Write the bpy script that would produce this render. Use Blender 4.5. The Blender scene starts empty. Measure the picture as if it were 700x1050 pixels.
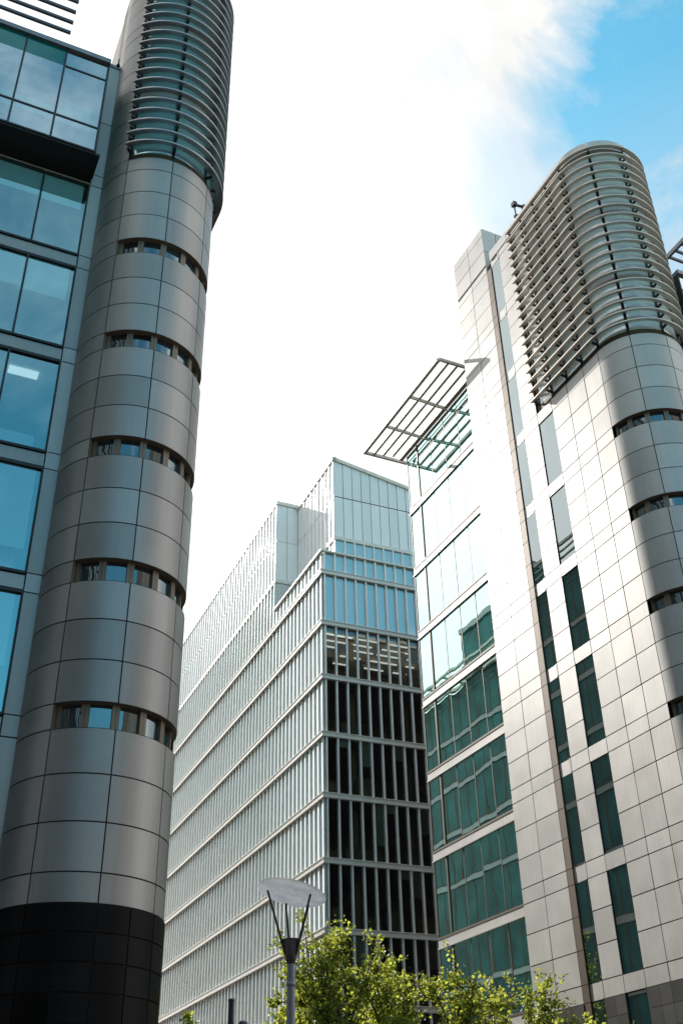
import bpy, math, random
from mathutils import Vector
random.seed(7)
R = math.radians
scene = bpy.context.scene
COL = scene.collection

# ------------------------------------------------------------------ materials
def nmat(name):
    m = bpy.data.materials.new(name); m.use_nodes = True
    nt = m.node_tree
    for n in list(nt.nodes): nt.nodes.remove(n)
    out = nt.nodes.new('ShaderNodeOutputMaterial')
    return m, nt, out
def N(nt, t, **kw):
    n = nt.nodes.new(t)
    for k, v in kw.items():
        if k in n.inputs: n.inputs[k].default_value = v
        else: setattr(n, k, v)
    return n
def L(nt, a, b): nt.links.new(a, b)
def obj_coord(nt, scale=(1, 1, 1)):
    tc = N(nt, 'ShaderNodeTexCoord'); mp = N(nt, 'ShaderNodeMapping')
    mp.inputs['Scale'].default_value = scale
    L(nt, tc.outputs['Object'], mp.inputs['Vector']); return mp.outputs['Vector']
def ramp(nt, fac, stops):
    r = N(nt, 'ShaderNodeValToRGB'); e = r.color_ramp.elements
    while len(e) < len(stops): e.new(0.5)
    for i, (p, c) in enumerate(stops):
        e[i].position = p; e[i].color = (*c, 1)
    L(nt, fac, r.inputs['Fac']); return r.outputs['Color']

def panel_mat(name, col, metal=0.5, rough=0.38, var=0.12, bump=0.03, island=0.10, streak=0.12):
    """coated metal / stone panels: faint blotches, run-off streaks, and a slightly different tone for every panel"""
    m, nt, out = nmat(name)
    p = N(nt, 'ShaderNodeBsdfPrincipled')
    v = obj_coord(nt)
    n1 = N(nt, 'ShaderNodeTexNoise', Scale=0.9, Detail=5.0, Roughness=0.6); L(nt, v, n1.inputs['Vector'])
    v2 = obj_coord(nt, (7, 7, 0.35))
    n2 = N(nt, 'ShaderNodeTexNoise', Scale=1.0, Detail=4.0, Roughness=0.6); L(nt, v2, n2.inputs['Vector'])
    g = N(nt, 'ShaderNodeNewGeometry')
    def lin(src, amp):
        a = N(nt, 'ShaderNodeMath', operation='MULTIPLY_ADD'); a.inputs[1].default_value = 2 * amp; a.inputs[2].default_value = 1 - amp
        L(nt, src, a.inputs[0]); return a.outputs[0]
    a = lin(n1.outputs['Fac'], var); b = lin(n2.outputs['Fac'], streak); c = lin(g.outputs['Random Per Island'], island)
    mu = N(nt, 'ShaderNodeMath', operation='MULTIPLY'); L(nt, a, mu.inputs[0]); L(nt, b, mu.inputs[1])
    mu2 = N(nt, 'ShaderNodeMath', operation='MULTIPLY'); L(nt, mu.outputs[0], mu2.inputs[0]); L(nt, c, mu2.inputs[1])
    mx = N(nt, 'ShaderNodeVectorMath', operation='SCALE'); mx.inputs[0].default_value = col
    L(nt, mu2.outputs[0], mx.inputs['Scale'])
    L(nt, mx.outputs[0], p.inputs['Base Color'])
    p.inputs['Metallic'].default_value = metal
    rr = N(nt, 'ShaderNodeMath', operation='MULTIPLY_ADD'); rr.inputs[1].default_value = 0.16; rr.inputs[2].default_value = rough - 0.08
    L(nt, n1.outputs['Fac'], rr.inputs[0]); L(nt, rr.outputs[0], p.inputs['Roughness'])
    bp = N(nt, 'ShaderNodeBump', Strength=bump, Distance=0.1)
    n3 = N(nt, 'ShaderNodeTexNoise', Scale=0.8, Detail=1.0); L(nt, v, n3.inputs['Vector'])
    L(nt, n3.outputs['Fac'], bp.inputs['Height']); L(nt, bp.outputs[0], p.inputs['Normal'])
    L(nt, p.outputs[0], out.inputs[0]); return m

def glass_mat(name, tint, through, refl=0.35, wav=0.02, wscale=0.6, opaque=None, rough=0.0):
    """coated glazing: fresnel mirror over either a tinted see-through pane or an opaque base colour, in places tinted with mirrored tones"""
    m, nt, out = nmat(name)
    gl = N(nt, 'ShaderNodeBsdfGlossy', Roughness=rough); gl.inputs['Color'].default_value = (*tint, 1)
    v = obj_coord(nt)
    n = N(nt, 'ShaderNodeTexNoise', Scale=wscale, Detail=1.5); L(nt, v, n.inputs['Vector'])
    bp = N(nt, 'ShaderNodeBump', Strength=wav, Distance=0.2); L(nt, n.outputs['Fac'], bp.inputs['Height'])
    L(nt, bp.outputs[0], gl.inputs['Normal'])
    if opaque is None:
        b = N(nt, 'ShaderNodeBsdfTransparent'); b.inputs['Color'].default_value = (*through, 1)
    else:
        b = N(nt, 'ShaderNodeBsdfDiffuse')
        oi = N(nt, 'ShaderNodeObjectInfo')
        c = ramp(nt, oi.outputs['Random'], opaque); L(nt, c, b.inputs['Color'])
    fr = N(nt, 'ShaderNodeFresnel', IOR=1.5)
    ma = N(nt, 'ShaderNodeMath', operation='MULTIPLY_ADD'); ma.inputs[1].default_value = 1 - refl; ma.inputs[2].default_value = refl
    ma.use_clamp = True
    L(nt, fr.outputs[0], ma.inputs[0])
    mix = N(nt, 'ShaderNodeMixShader'); L(nt, ma.outputs[0], mix.inputs[0]); L(nt, b.outputs[0], mix.inputs[1]); L(nt, gl.outputs[0], mix.inputs[2])
    L(nt, mix.outputs[0], out.inputs[0]); return m

def plain_mat(name, col, rough=0.5, metal=0.0, var=0.1, scale=2.0):
    m, nt, out = nmat(name)
    p = N(nt, 'ShaderNodeBsdfPrincipled', Roughness=rough, Metallic=metal)
    n = N(nt, 'ShaderNodeTexNoise', Scale=scale, Detail=4.0); L(nt, obj_coord(nt), n.inputs['Vector'])
    c = ramp(nt, n.outputs['Fac'], [(0.3, tuple(x * (1 - var) for x in col)), (0.7, tuple(min(1, x * (1 + var)) for x in col))])
    L(nt, c, p.inputs['Base Color']); L(nt, p.outputs[0], out.inputs[0]); return m

M = {}
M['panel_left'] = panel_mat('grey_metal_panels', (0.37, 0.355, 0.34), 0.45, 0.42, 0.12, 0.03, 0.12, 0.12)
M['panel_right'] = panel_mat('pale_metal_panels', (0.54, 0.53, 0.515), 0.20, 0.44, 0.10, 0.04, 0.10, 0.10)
M['joint'] = plain_mat('joint_backing', (0.035, 0.028, 0.024), 0.8)
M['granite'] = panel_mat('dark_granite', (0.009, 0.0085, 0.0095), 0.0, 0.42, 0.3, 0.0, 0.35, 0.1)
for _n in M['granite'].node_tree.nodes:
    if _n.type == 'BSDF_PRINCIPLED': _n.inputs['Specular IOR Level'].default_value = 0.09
M['granite_right'] = panel_mat('grey_granite', (0.055, 0.055, 0.055), 0.0, 0.4, 0.2, 0.0, 0.35, 0.1)
M['bronze'] = plain_mat('bronze_trim', (0.075, 0.045, 0.022), 0.55, 0.2)
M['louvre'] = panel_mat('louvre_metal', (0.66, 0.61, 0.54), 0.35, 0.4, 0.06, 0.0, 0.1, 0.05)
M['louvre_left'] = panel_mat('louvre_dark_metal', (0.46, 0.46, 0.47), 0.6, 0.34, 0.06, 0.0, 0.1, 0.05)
M['slit_frame'] = plain_mat('tan_window_frame', (0.24, 0.185, 0.135), 0.5, 0.2)
M['black'] = plain_mat('black_frame', (0.012, 0.012, 0.014), 0.45)
M['dark_soffit'] = plain_mat('dark_soffit', (0.015, 0.013, 0.013), 0.6)
M['window_left'] = glass_mat('blue_window_glass', (0.62, 0.96, 1.0), (0.72, 0.94, 0.97), 0.32, 0.012, 0.5)
M['top_glass'] = glass_mat('pale_top_glass', (0.85, 0.99, 1.0), (0.72, 0.93, 0.95), 0.5, 0.01, 0.5)
M['canopy_reflection_green'] = glass_mat('green_canopy_reflection_glass', (0.5, 0.9, 0.85), None, 0.10, 0.0, 0.5, [(0, (0.0, 0.10, 0.095)), (1, (0.0, 0.13, 0.12))])  # opaque dark teal puts the mirrored canopy into the pane colour
M['bay_glass'] = glass_mat('teal_bay_glass', (0.66, 0.98, 0.95), None, 0.40, 0.022, 0.5, [(0, (0.02, 0.36, 0.33)), (1, (0.05, 0.48, 0.45))])  # opaque teal base holds the mirrored teal of the glazing opposite
M['strip_glass'] = glass_mat('teal_strip_glass', (0.82, 0.92, 0.93), None, 0.36, 0.015, 0.5, [(0, (0.012, 0.03, 0.03)), (1, (0.02, 0.045, 0.045))])
M['bay_glass_far'] = plain_mat('shade_coloured_bay_glass', (0.02, 0.125, 0.118), 0.35, 0, 0.5, 0.4)  # matte stand-in for glass; shade and mirrored teal put into its colour
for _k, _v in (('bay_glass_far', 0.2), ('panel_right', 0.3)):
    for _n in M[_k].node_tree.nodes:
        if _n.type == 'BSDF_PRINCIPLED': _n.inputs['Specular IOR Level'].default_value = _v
M['tower_glass'] = glass_mat('tower_top_glass', (0.72, 0.95, 1.0), None, 0.3, 0.03, 0.8, [(0, (0.22, 0.42, 0.46)), (1, (0.28, 0.48, 0.52))])
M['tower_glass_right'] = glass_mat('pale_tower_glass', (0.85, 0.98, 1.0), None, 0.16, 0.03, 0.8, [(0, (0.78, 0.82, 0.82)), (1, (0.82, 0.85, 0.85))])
M['slit_glass'] = glass_mat('slit_window_glass', (0.7, 0.85, 0.9), None, 0.2, 0.03, 2.0, [(0, (0.008, 0.01, 0.012)), (1, (0.03, 0.05, 0.06))])
M['mid_glass'] = glass_mat('dark_office_glass', (0.80, 0.97, 1.0), (0.66, 0.66, 0.60), 0.07, 0.01, 0.4)
M['office_wall'] = plain_mat('office_back_wall', (0.42, 0.31, 0.20), 0.8, 0, 0.3, 0.7)
M['office_ceiling'] = plain_mat('office_ceiling', (0.26, 0.23, 0.18), 0.8)
M['desk'] = plain_mat('desk_wood', (0.45, 0.33, 0.2), 0.6)
M['office_blind'] = plain_mat('office_blind', (0.6, 0.6, 0.54), 0.8)
M['mid_glass_top'] = glass_mat('pale_office_glass', (0.95, 0.97, 0.95), None, 0.30, 0.02, 0.4, [(0, (0.36, 0.45, 0.44)), (1, (0.46, 0.53, 0.52))])  # pale opaque base puts mirrored sky into the colour of the upper rows
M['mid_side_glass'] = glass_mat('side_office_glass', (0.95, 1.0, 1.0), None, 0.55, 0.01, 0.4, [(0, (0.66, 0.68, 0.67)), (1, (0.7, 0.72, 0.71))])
M['mid_white'] = panel_mat('white_cladding', (0.86, 0.86, 0.85), 0.05, 0.4, 0.04, 0.0, 0.05, 0.06)
M['mid_fin'] = plain_mat('pale_fin_metal', (0.89, 0.875, 0.84), 0.4, 0.1, 0.05)
M['mid_band'] = plain_mat('cream_band_metal', (0.76, 0.74, 0.68), 0.45, 0.0, 0.06)
M['blind'] = plain_mat('roller_blind_cloth', (0.86, 0.90, 0.90), 0.8, 0.0, 0.03)
M['interior'] = plain_mat('interior_wall', (0.34, 0.44, 0.47), 0.8)
M['ceiling'] = plain_mat('interior_ceiling', (0.55, 0.6, 0.6), 0.8)
M['roof'] = plain_mat('roof_membrane', (0.25, 0.25, 0.25), 0.9)
M['steel'] = plain_mat('grey_painted_steel', (0.24, 0.25, 0.28), 0.4, 0.5)
M['slat'] = plain_mat('slat_steel', (0.10, 0.12, 0.14), 0.45, 0.3)
M['canopy'] = plain_mat('canopy_steel', (0.74, 0.67, 0.57), 0.5, 0.1)
M['brown_steel'] = plain_mat('brown_steel', (0.06, 0.045, 0.04), 0.5, 0.3)
M['post'] = plain_mat('navy_post_paint', (0.015, 0.02, 0.035), 0.35)
def disc_mat():
    m, nt, out = nmat('lamp_reflector')
    n = N(nt, 'ShaderNodeTexNoise', Scale=3.5, Detail=6.0, Roughness=0.65); L(nt, obj_coord(nt), n.inputs['Vector'])
    c = ramp(nt, n.outputs['Fac'], [(0.35, (0.66, 0.69, 0.73)), (0.6, (0.95, 0.96, 0.97))])
    p = N(nt, 'ShaderNodeBsdfPrincipled', Roughness=0.3); L(nt, c, p.inputs['Base Color'])
    t = N(nt, 'ShaderNodeBsdfTranslucent'); L(nt, c, t.inputs['Color'])
    x = N(nt, 'ShaderNodeMixShader', Fac=0.6); L(nt, p.outputs[0], x.inputs[1]); L(nt, t.outputs[0], x.inputs[2]); L(nt, x.outputs[0], out.inputs[0]); return m
M['reflector'] = disc_mat()
M['bark'] = plain_mat('bark', (0.10, 0.075, 0.05), 0.9, 0, 0.3, 9)
M['brick'] = plain_mat('brown_brick', (0.20, 0.145, 0.105), 0.85, 0, 0.15, 1.0)
M['dark_brick'] = plain_mat('dark_brick', (0.045, 0.032, 0.025), 0.85, 0, 0.15, 1.0)  # darkened so the added left block mirrors dark in the tower panels
M['block_glass'] = glass_mat('block_glass', (0.8, 0.95, 1.0), None, 0.2, 0.0, 1.0, [(0, (0.02, 0.03, 0.03)), (1, (0.04, 0.05, 0.05))])

_m, _nt, _out = nmat('room_lamp'); _e = N(_nt, 'ShaderNodeEmission', Strength=0.42); _e.inputs['Color'].default_value = (0.92, 1.0, 1.0, 1); L(_nt, _e.outputs[0], _out.inputs[0]); M['room_lamp'] = _m
def leaf_mat(name, base, trans):
    m, nt, out = nmat(name)
    g = N(nt, 'ShaderNodeNewGeometry')
    d = N(nt, 'ShaderNodeBsdfPrincipled', Roughness=0.45)
    c = ramp(nt, g.outputs['Random Per Island'], [(0, tuple(x * 0.35 for x in base)), (0.5, base), (1, tuple(min(1, x * 1.7) for x in base))])
    L(nt, c, d.inputs['Base Color'])
    t = N(nt, 'ShaderNodeBsdfTranslucent')
    c2 = ramp(nt, g.outputs['Random Per Island'], [(0, tuple(x * 0.3 for x in trans)), (0.6, tuple(x * 0.75 for x in trans)), (1, trans)])
    L(nt, c2, t.inputs['Color'])
    mix = N(nt, 'ShaderNodeMixShader', Fac=0.5); L(nt, d.outputs[0], mix.inputs[1]); L(nt, t.outputs[0], mix.inputs[2])
    L(nt, mix.outputs[0], out.inputs[0]); return m
M['leaf'] = leaf_mat('leaf', (0.16, 0.21, 0.04), (0.74, 0.82, 0.11))

# ------------------------------------------------------------------ mesh builder
ORIGIN = {}
class MB:
    def __init__(s, tf=None, flip=False):
        s.v = []; s.f = []; s.sm = []; s.mi = []; s.tf = tf; s.flip = flip
    def add(s, pts, faces, smooth=False, mi=0):
        b = len(s.v)
        s.v += [s.tf(p) if s.tf else tuple(p) for p in pts]
        for f in faces:
            f = [b + i for i in f]
            s.f.append(f[::-1] if s.flip else f); s.sm.append(smooth); s.mi.append(mi)
    def quad(s, a, b, c, d, mi=0): s.add([a, b, c, d], [(0, 1, 2, 3)], False, mi)
    def box(s, x0, x1, y0, y1, z0, z1, mi=0):
        x0, x1 = min(x0, x1), max(x0, x1); y0, y1 = min(y0, y1), max(y0, y1); z0, z1 = min(z0, z1), max(z0, z1)
        p = [(x0, y0, z0), (x1, y0, z0), (x1, y1, z0), (x0, y1, z0), (x0, y0, z1), (x1, y0, z1), (x1, y1, z1), (x0, y1, z1)]
        s.add(p, [(3, 2, 1, 0), (4, 5, 6, 7), (0, 1, 5, 4), (1, 2, 6, 5), (2, 3, 7, 6), (3, 0, 4, 7)], False, mi)
    def bar(s, p, q, w, h, mi=0):
        p = Vector(p); q = Vector(q); d = (q - p).normalized()
        up = Vector((0, 0, 1)) if abs(d.z) < 0.95 else Vector((1, 0, 0))
        sd = d.cross(up).normalized() * (w / 2); u = sd.cross(d).normalized() * (h / 2)
        pts = [p - sd - u, p + sd - u, p + sd + u, p - sd + u, q - sd - u, q + sd - u, q + sd + u, q - sd + u]
        s.add([tuple(x) for x in pts], [(3, 2, 1, 0), (4, 5, 6, 7), (0, 1, 5, 4), (1, 2, 6, 5), (2, 3, 7, 6), (3, 0, 4, 7)], False, mi)
    def tube(s, pts, rads, n=8, smooth=True, mi=0, cap=True):
        rings = []
        P = [Vector(p) for p in pts]
        ref = Vector((0.3, 0.9, 0.2)).normalized()
        vs = []
        for i, p in enumerate(P):
            d = (P[min(i + 1, len(P) - 1)] - P[max(i - 1, 0)]).normalized()
            a = d.cross(ref)
            if a.length < 0.1: a = d.cross(Vector((1, 0, 0)))
            a.normalize(); b = d.cross(a).normalized()
            for k in range(n):
                t = 2 * math.pi * k / n
                vs.append(tuple(p + (a * math.cos(t) + b * math.sin(t)) * rads[i]))
        fs = []
        for i in range(len(P) - 1):
            for k in range(n):
                fs.append((i * n + k, i * n + (k + 1) % n, (i + 1) * n + (k + 1) % n, (i + 1) * n + k))
        s.add(vs, fs, smooth, mi)
        if cap:
            s.add(vs[:n], [tuple(range(n))[::-1]], False, mi); s.add(vs[-n:], [tuple(range(n))], False, mi)
    def lathe(s, c, prof, n=24, smooth=True, mi=0):
        vs = []; fs = []
        for r, z in prof:
            for k in range(n):
                t = 2 * math.pi * k / n; vs.append((c[0] + r * math.cos(t), c[1] + r * math.sin(t), c[2] + z))
        for i in range(len(prof) - 1):
            for k in range(n): fs.append((i * n + k, i * n + (k + 1) % n, (i + 1) * n + (k + 1) % n, (i + 1) * n + k))
        s.add(vs, fs, smooth, mi)
    def build(s, name, mats, parent=None, label=None):
        if not isinstance(mats, (list, tuple)): mats = [mats]
        o3 = ORIGIN.get(parent.name, (0, 0, 0)) if parent else (0, 0, 0)
        me = bpy.data.meshes.new(name)
        me.from_pydata([(x - o3[0], y - o3[1], z - o3[2]) for x, y, z in s.v], [], s.f)
        me.polygons.foreach_set('use_smooth', s.sm); me.polygons.foreach_set('material_index', s.mi)
        for m in mats: me.materials.append(m)
        me.update()
        o = bpy.data.objects.new(name, me); COL.objects.link(o)
        if parent: o.parent = parent; ORIGIN[o.name] = o3
        if label: o['label'] = label
        return o
def thing(name, label, cat, loc=(0, 0, 0), group=None):
    o = bpy.data.objects.new(name, None); COL.objects.link(o); o.location = loc
    o.empty_display_size = 0.5
    ORIGIN[o.name] = tuple(loc); o['label'] = label; o['category'] = cat
    if group: o['group'] = group
    return o
def structure(o): o['kind'] = 'structure'; return o

# ------------------------------------------------------------------ the twin office buildings
RT = 2.0
def arc_pts(a0, a1, r, n): return [(r * math.cos(R(a0 + (a1 - a0) * i / n)), r * math.sin(R(a0 + (a1 - a0) * i / n))) for i in range(n + 1)]

def curved_panel(mb, a0, a1, r, z0, z1, gap=0.034, depth=0.02, n=10, mi=0):
    g = math.degrees(gap / 2 / r); a0 += g; a1 -= g; z0 += gap / 2; z1 -= gap / 2
    dr = random.uniform(-0.002, 0.002); r += dr
    P = arc_pts(a0, a1, r, n); Q = arc_pts(a0, a1, r - depth, n)
    vs = [(x, y, z0) for x, y in P] + [(x, y, z1) for x, y in P]
    k = n + 1
    vs += [(x, y, z0) for x, y in Q] + [(x, y, z1) for x, y in Q]
    fs = [(i, i + 1, k + i + 1, k + i) for i in range(n)]
    # rim shares no vertices with the face so that the face shades smoothly by itself, yet stays one island per panel
    mb.add(vs, fs, True, mi)
    rim = [(2 * k + i, 2 * k + i + 1, i + 1, i) for i in range(n)] + [(k + i, k + i + 1, 3 * k + i + 1, 3 * k + i) for i in range(n)]
    rim += [(2 * k, 0, k, 3 * k), (n, 2 * k + n, 3 * k + n, k + n)]
    mb.add(vs, rim, False, mi)

def flat_panel(mb, axis, c, a0, a1, z0, z1, out=1, gap=0.036, depth=0.02, mi=0, wob=0.004):
    """panel in the plane axis=c ('u' or 'v'); a = the other plan coordinate; out = direction of the outside along axis"""
    a0 += gap / 2; a1 -= gap / 2; z0 += gap / 2; z1 -= gap / 2
    w = [random.uniform(-wob, wob) for _ in range(3)]
    off = [w[0], w[1], w[1] + w[2], w[0] + w[2]]
    C4 = [(a0, z0), (a1, z0), (a1, z1), (a0, z1)]
    def P(k, d):
        a, z = C4[k]; cc = c + out * (off[k] - d)
        return (cc, a, z) if axis == 'u' else (a, cc, z)
    vs = [P(k, 0) for k in range(4)] + [P(k, depth) for k in range(4)]
    mb.add(vs, [(0, 1, 2, 3), (0, 4, 5, 1), (1, 5, 6, 2), (2, 6, 7, 3), (3, 7, 4, 0)], False, mi)

def louvre_path(v_end, a_end, n=30):
    p = [((-1, 0), (-RT, v_end)), ((-1, 0), (-RT, v_end * 0.5))]
    for i in range(n + 1):
        a = R(180 + (a_end - 180) * i / n); p.append(((math.cos(a), math.sin(a)), (RT * math.cos(a), RT * math.sin(a))))
    return p
def loft(mb, path, sect, mi=0, smooth_sides=True):
    """sweep a closed (offset, z) section along a plan path of (normal, point)"""
    k = len(sect)
    rows = [[(p[0] + nn[0] * o, p[1] + nn[1] * o, z) for o, z in sect] for nn, p in path]
    for j in range(k):
        j2 = (j + 1) % k
        vs = [r[j] for r in rows] + [r[j2] for r in rows]; n = len(rows)
        mb.add(vs, [(i, i + 1, n + i + 1, n + i) for i in range(n - 1)], smooth_sides, mi)
    mb.add(rows[0], [tuple(range(k))], False, mi); mb.add(rows[-1], [tuple(range(k))[::-1]], False, mi)

def twin(m, cx, cy, label, z0, FL, slit_h, pm, lm, gm, bay_end, seen_bays, blinds, tg):
    """z0 = top of the granite base / underside of the first stone band; m=+1: street to the left, -1: mirrored"""
    tf = lambda p: (cx + m * p[0], cy + p[1], p[2])
    mb = lambda: MB(tf, m < 0)
    root = thing('office_building', label, 'building', (cx, cy, 0))
    zb = [z0 + FL * k for k in range(0, 10)]          # undersides of stone bands
    ztop = 31.5                                        # louvres start above this
    rows = []                                          # (z_low, z_high, is_band)
    for k in range(6):
        b = zb[k]; rows.append((b, b + slit_h, True))
        h = (FL - slit_h) / 3
        for i in range(3): rows.append((b + slit_h + i * h, b + slit_h + (i + 1) * h, False))
    zl = zb[6]                                         # 30.8 / 31.2
    rows.append((zl, zl + 0.62, False))
    zlv = zl + 0.62
    PT = zl + 12.9                                     # parapet top
    allrows = list(rows)
    k = 6
    zz = zlv
    for k in range(6, 10):
        b = zb[k]
        if k > 6: allrows.append((b, b + slit_h, True))
        h = (FL - slit_h) / 3
        for i in range(3): allrows.append((b + slit_h + i * h, b + slit_h + (i + 1) * h, False))
    allrows = [r for r in allrows if not (abs(r[0] - zl) < 0.01 and not r[2])] + [(zl, zl + slit_h, True)]
    # ---- core wall behind the panels (joint colour), with slit recesses left open
    w = mb()
    P180 = [(-RT, 9.45), (-RT, 0)] + arc_pts(180, 360, RT, 48)[1:] + [(RT, 0.7)]
    segs = []
    slit_zs = [(zb[i], zb[i] + slit_h) for i in range(1, 6)]
    rb = 0.02
    def wall(a0, a1, za, zc, n=16):
        Q = arc_pts(a0, a1, RT - rb, n); kk = n + 1
        w.add([(x, y, za) for x, y in Q] + [(x, y, zc) for x, y in Q], [(i, i + 1, kk + i + 1, kk + i) for i in range(n)], True)
    prev = 0
    for (sa, sb) in slit_zs:
        wall(180, 315, prev, sa); prev = sb
    wall(180, 315, prev, zlv)
    wall(315, 360, 0, PT - 0.65, 8)
    w.box(RT - rb, RT - 0.3, 0, 1.0, 0, PT - 0.65)                          # inner end of the tower
    w.box(-RT + rb, -RT + 0.25, 0.0, 3.46, 0, zlv)                          # street face behind panels
    w.box(-RT + rb, -RT + 0.25, 4.56, 5.69, 0, PT - 0.65)
    w.box(-RT + rb, -0.4, 6.93, 9.84, 0, 46.0); w.box(-RT + 0.1, -1.0, 6.5, 6.93, 0, PT - 0.65)                            # fin core
    w.box(-RT + 0.3, -RT + 0.35, 3.3, 6.5, 0, PT - 0.65)                   # back of the strip windows
    w.build('wall', M['joint'], root)
    # ---- cladding panels
    c = mb()
    for za, zc, band in rows:
        step = [(180, 225), (225, 270), (270, 315), (315, 360)]
        for i, (a0, a1) in enumerate(step):
            if band and za > zb[0] + 1 and i < 3: continue
            curved_panel(c, a0, a1, RT, za, zc)
        for j in ((0.0, 1.08), (1.08, 2.27), (2.27, 3.46)):
            flat_panel(c, 'u', -RT, j[0], j[1], za, zc, -1)
        flat_panel(c, 'u', -RT, 4.56, 5.69, za, zc, -1)
        if band or abs(za - zl) < 0.01: flat_panel(c, 'u', -RT, 3.46, 4.56, za, zc, -1, depth=0.3)
    for za, zc, band in allrows:
        if za > zl + 0.3 or (abs(za - zl) < 0.01 and band):
            if za < PT - 0.7:
                zc = min(zc, PT - 0.65); curved_panel(c, 315, 360, RT, za, zc)
                if abs(za - zl) > 0.02: flat_panel(c, 'u', -RT, 4.56, 5.69, max(za, zlv), min(zc, PT - 0.65), -1)
        zc2 = min(zc, 46.05)
        if za < 45.9 and za >= z0 - 0.01:
            flat_panel(c, 'u', -RT, 6.88, 8.4, za, zc2, -1); flat_panel(c, 'u', -RT, 8.4, 9.9, za, zc2, -1)
    # parapet band round the tower and along the street face
    for a0, a1 in ((180, 225), (225, 270), (270, 315), (315, 360)): curved_panel(c, a0, a1, RT + 0.02, PT - 0.65, PT, n=12, depth=0.3)
    for j in range(4): flat_panel(c, 'u', -RT - 0.02, j * 1.62, (j + 1) * 1.62, PT - 0.65, PT, -1, depth=0.3)
    # fin return above the parapet and fin top
    for i in range(2): flat_panel(c, 'v', 6.88, -2.0 + i * 0.86, -2.0 + (i + 1) * 0.86, 42.6, 44.3, -1); flat_panel(c, 'v', 6.88, -2.0 + i * 0.86, -2.0 + (i + 1) * 0.86, 44.3, 46.05, -1)
    c.build('cladding', pm, root)
    # ---- granite base
    g = mb()
    nrow = 12; hh = z0 / nrow
    for i in range(nrow):
        za, zc = i * hh, (i + 1) * hh
        for q in range(8): curved_panel(g, 180 + q * 22.5, 180 + (q + 1) * 22.5, RT + 0.02, za, zc, 0.03, 0.03, 6)
        for j in ((0, .54), (.54, 1.08), (1.08, 1.67), (1.67, 2.27), (2.27, 2.86), (2.86, 3.46), (4.56, 5.12), (5.12, 5.69)): flat_panel(g, 'u', -RT - 0.02, j[0], j[1], za, zc, -1, 0.014, 0.07, wob=0.001)
        for j in ((6.88, 7.64), (7.64, 8.4), (8.4, 9.15), (9.15, 9.9)): flat_panel(g, 'u', -2.02, j[0], j[1], za, zc, -1, 0.014, 0.07, wob=0.001)
    g.build('granite_base', M['granite'] if m < 0 else M['granite_right'], root)
    # ---- bronze return of the fin
    b = mb()
    zc = 0.0
    for za, zc, band in sorted(allrows):
        if zc <= 42.7: b.box(-RT + 0.0, -RT + 0.12, 6.5, 6.87, za + 0.012, zc - 0.012)
    b.box(-RT, -RT + 0.12, 6.5, 6.87, 0, z0 - 0.012); b.box(-RT + 0.015, -RT + 0.13, 6.51, 6.86, 0, 42.6)
    b.build('fin_edge', M['bronze'], root, 'narrow bronze edge strip of the projecting stone fin')
    # ---- slit windows
    for sa, sb in slit_zs:
        s = mb()
        n = 36
        r0, r1 = RT, RT - 0.26
        O = arc_pts(180, 315, r0 - 0.004, n); I = arc_pts(180, 315, r1, n); kk = n + 1
        s.add([(x, y, sb) for x, y in I] + [(x, y, sb) for x, y in O], [(i, i + 1, kk + i + 1, kk + i) for i in range(n)], True)   # head
        s.add([(x, y, sa) for x, y in I] + [(x, y, sa) for x, y in O], [(kk + i, kk + i + 1, i + 1, i) for i in range(n)], True)   # sill
        for a in (180, 315):
            ca, sn = math.cos(R(a)), math.sin(R(a))
            s.quad((r0 * ca, r0 * sn, sa), (r1 * ca, r1 * sn, sa), (r1 * ca, r1 * sn, sb), (r0 * ca, r0 * sn, sb))
        for a in [180 + 22.5 * i for i in range(0, 7)]:
            for off in (-1.5, 1.5) if 180 < a < 315 else (2.2 if a == 180 else -2.2,):
                ca, sn = math.cos(R(a + off)), math.sin(R(a + off)); t = (-sn, ca)
                ro, ri = RT - 0.13, RT - 0.23
                q = []
                for rr in (ri, ro):
                    for tt in (-0.045, 0.045): q.append((rr * ca + tt * t[0], rr * sn + tt * t[1]))
                vs = [(x, y, sa + 0.002) for x, y in q] + [(x, y, sb - 0.002) for x, y in q]
                s.add(vs, [(0, 1, 5, 4), (1, 3, 7, 5), (3, 2, 6, 7), (2, 0, 4, 6)])
        fr = s.build('slit_window', M['slit_frame'], root)
        for i in range(6):
            p = mb(); Q = arc_pts(180 + 22.5 * i, 180 + 22.5 * (i + 1), RT - 0.21, 4)
            p.add([(x, y, sa) for x, y in Q] + [(x, y, sb) for x, y in Q], [(j, j + 1, 5 + j + 1, 5 + j) for j in range(4)], True)
            p.build('pane', M['slit_glass'], fr)
    # ---- louvred top: glazing, spandrels, mullions, louvres
    path = louvre_path(4.5, 315, 36)
    zz = zlv; lev = [(zlv, zb[7]), (zb[7] + 0.5, zb[8]), (zb[8] + 0.5, PT - 0.65)]
    for za, zc in lev:
        q = mb(); loft(q, path, [(-0.12, za), (-0.12, zc), (-0.2, zc), (-0.2, za)]); q.build('ribbon_window', tg, root)
    for za in (zb[7], zb[8]):
        q = mb(); loft(q, path, [(-0.09, za), (-0.09, za + 0.5), (-0.25, za + 0.5), (-0.25, za)]); q.build('spandrel_band', pm, root)
    q = mb(); loft(q, path, [(-0.08, zlv), (-0.08, zlv + 0.3), (-0.25, zlv + 0.3), (-0.25, zlv)]); q.build('sill_band', M['bronze'], root)
    q = mb()
    for a in (225, 270, 315):
        ca, sn = math.cos(R(a)), math.sin(R(a))
        q.bar(((RT - 0.1) * ca, (RT - 0.1) * sn, zlv), ((RT - 0.1) * ca, (RT - 0.1) * sn, PT - 0.66), 0.09, 0.09)
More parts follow.
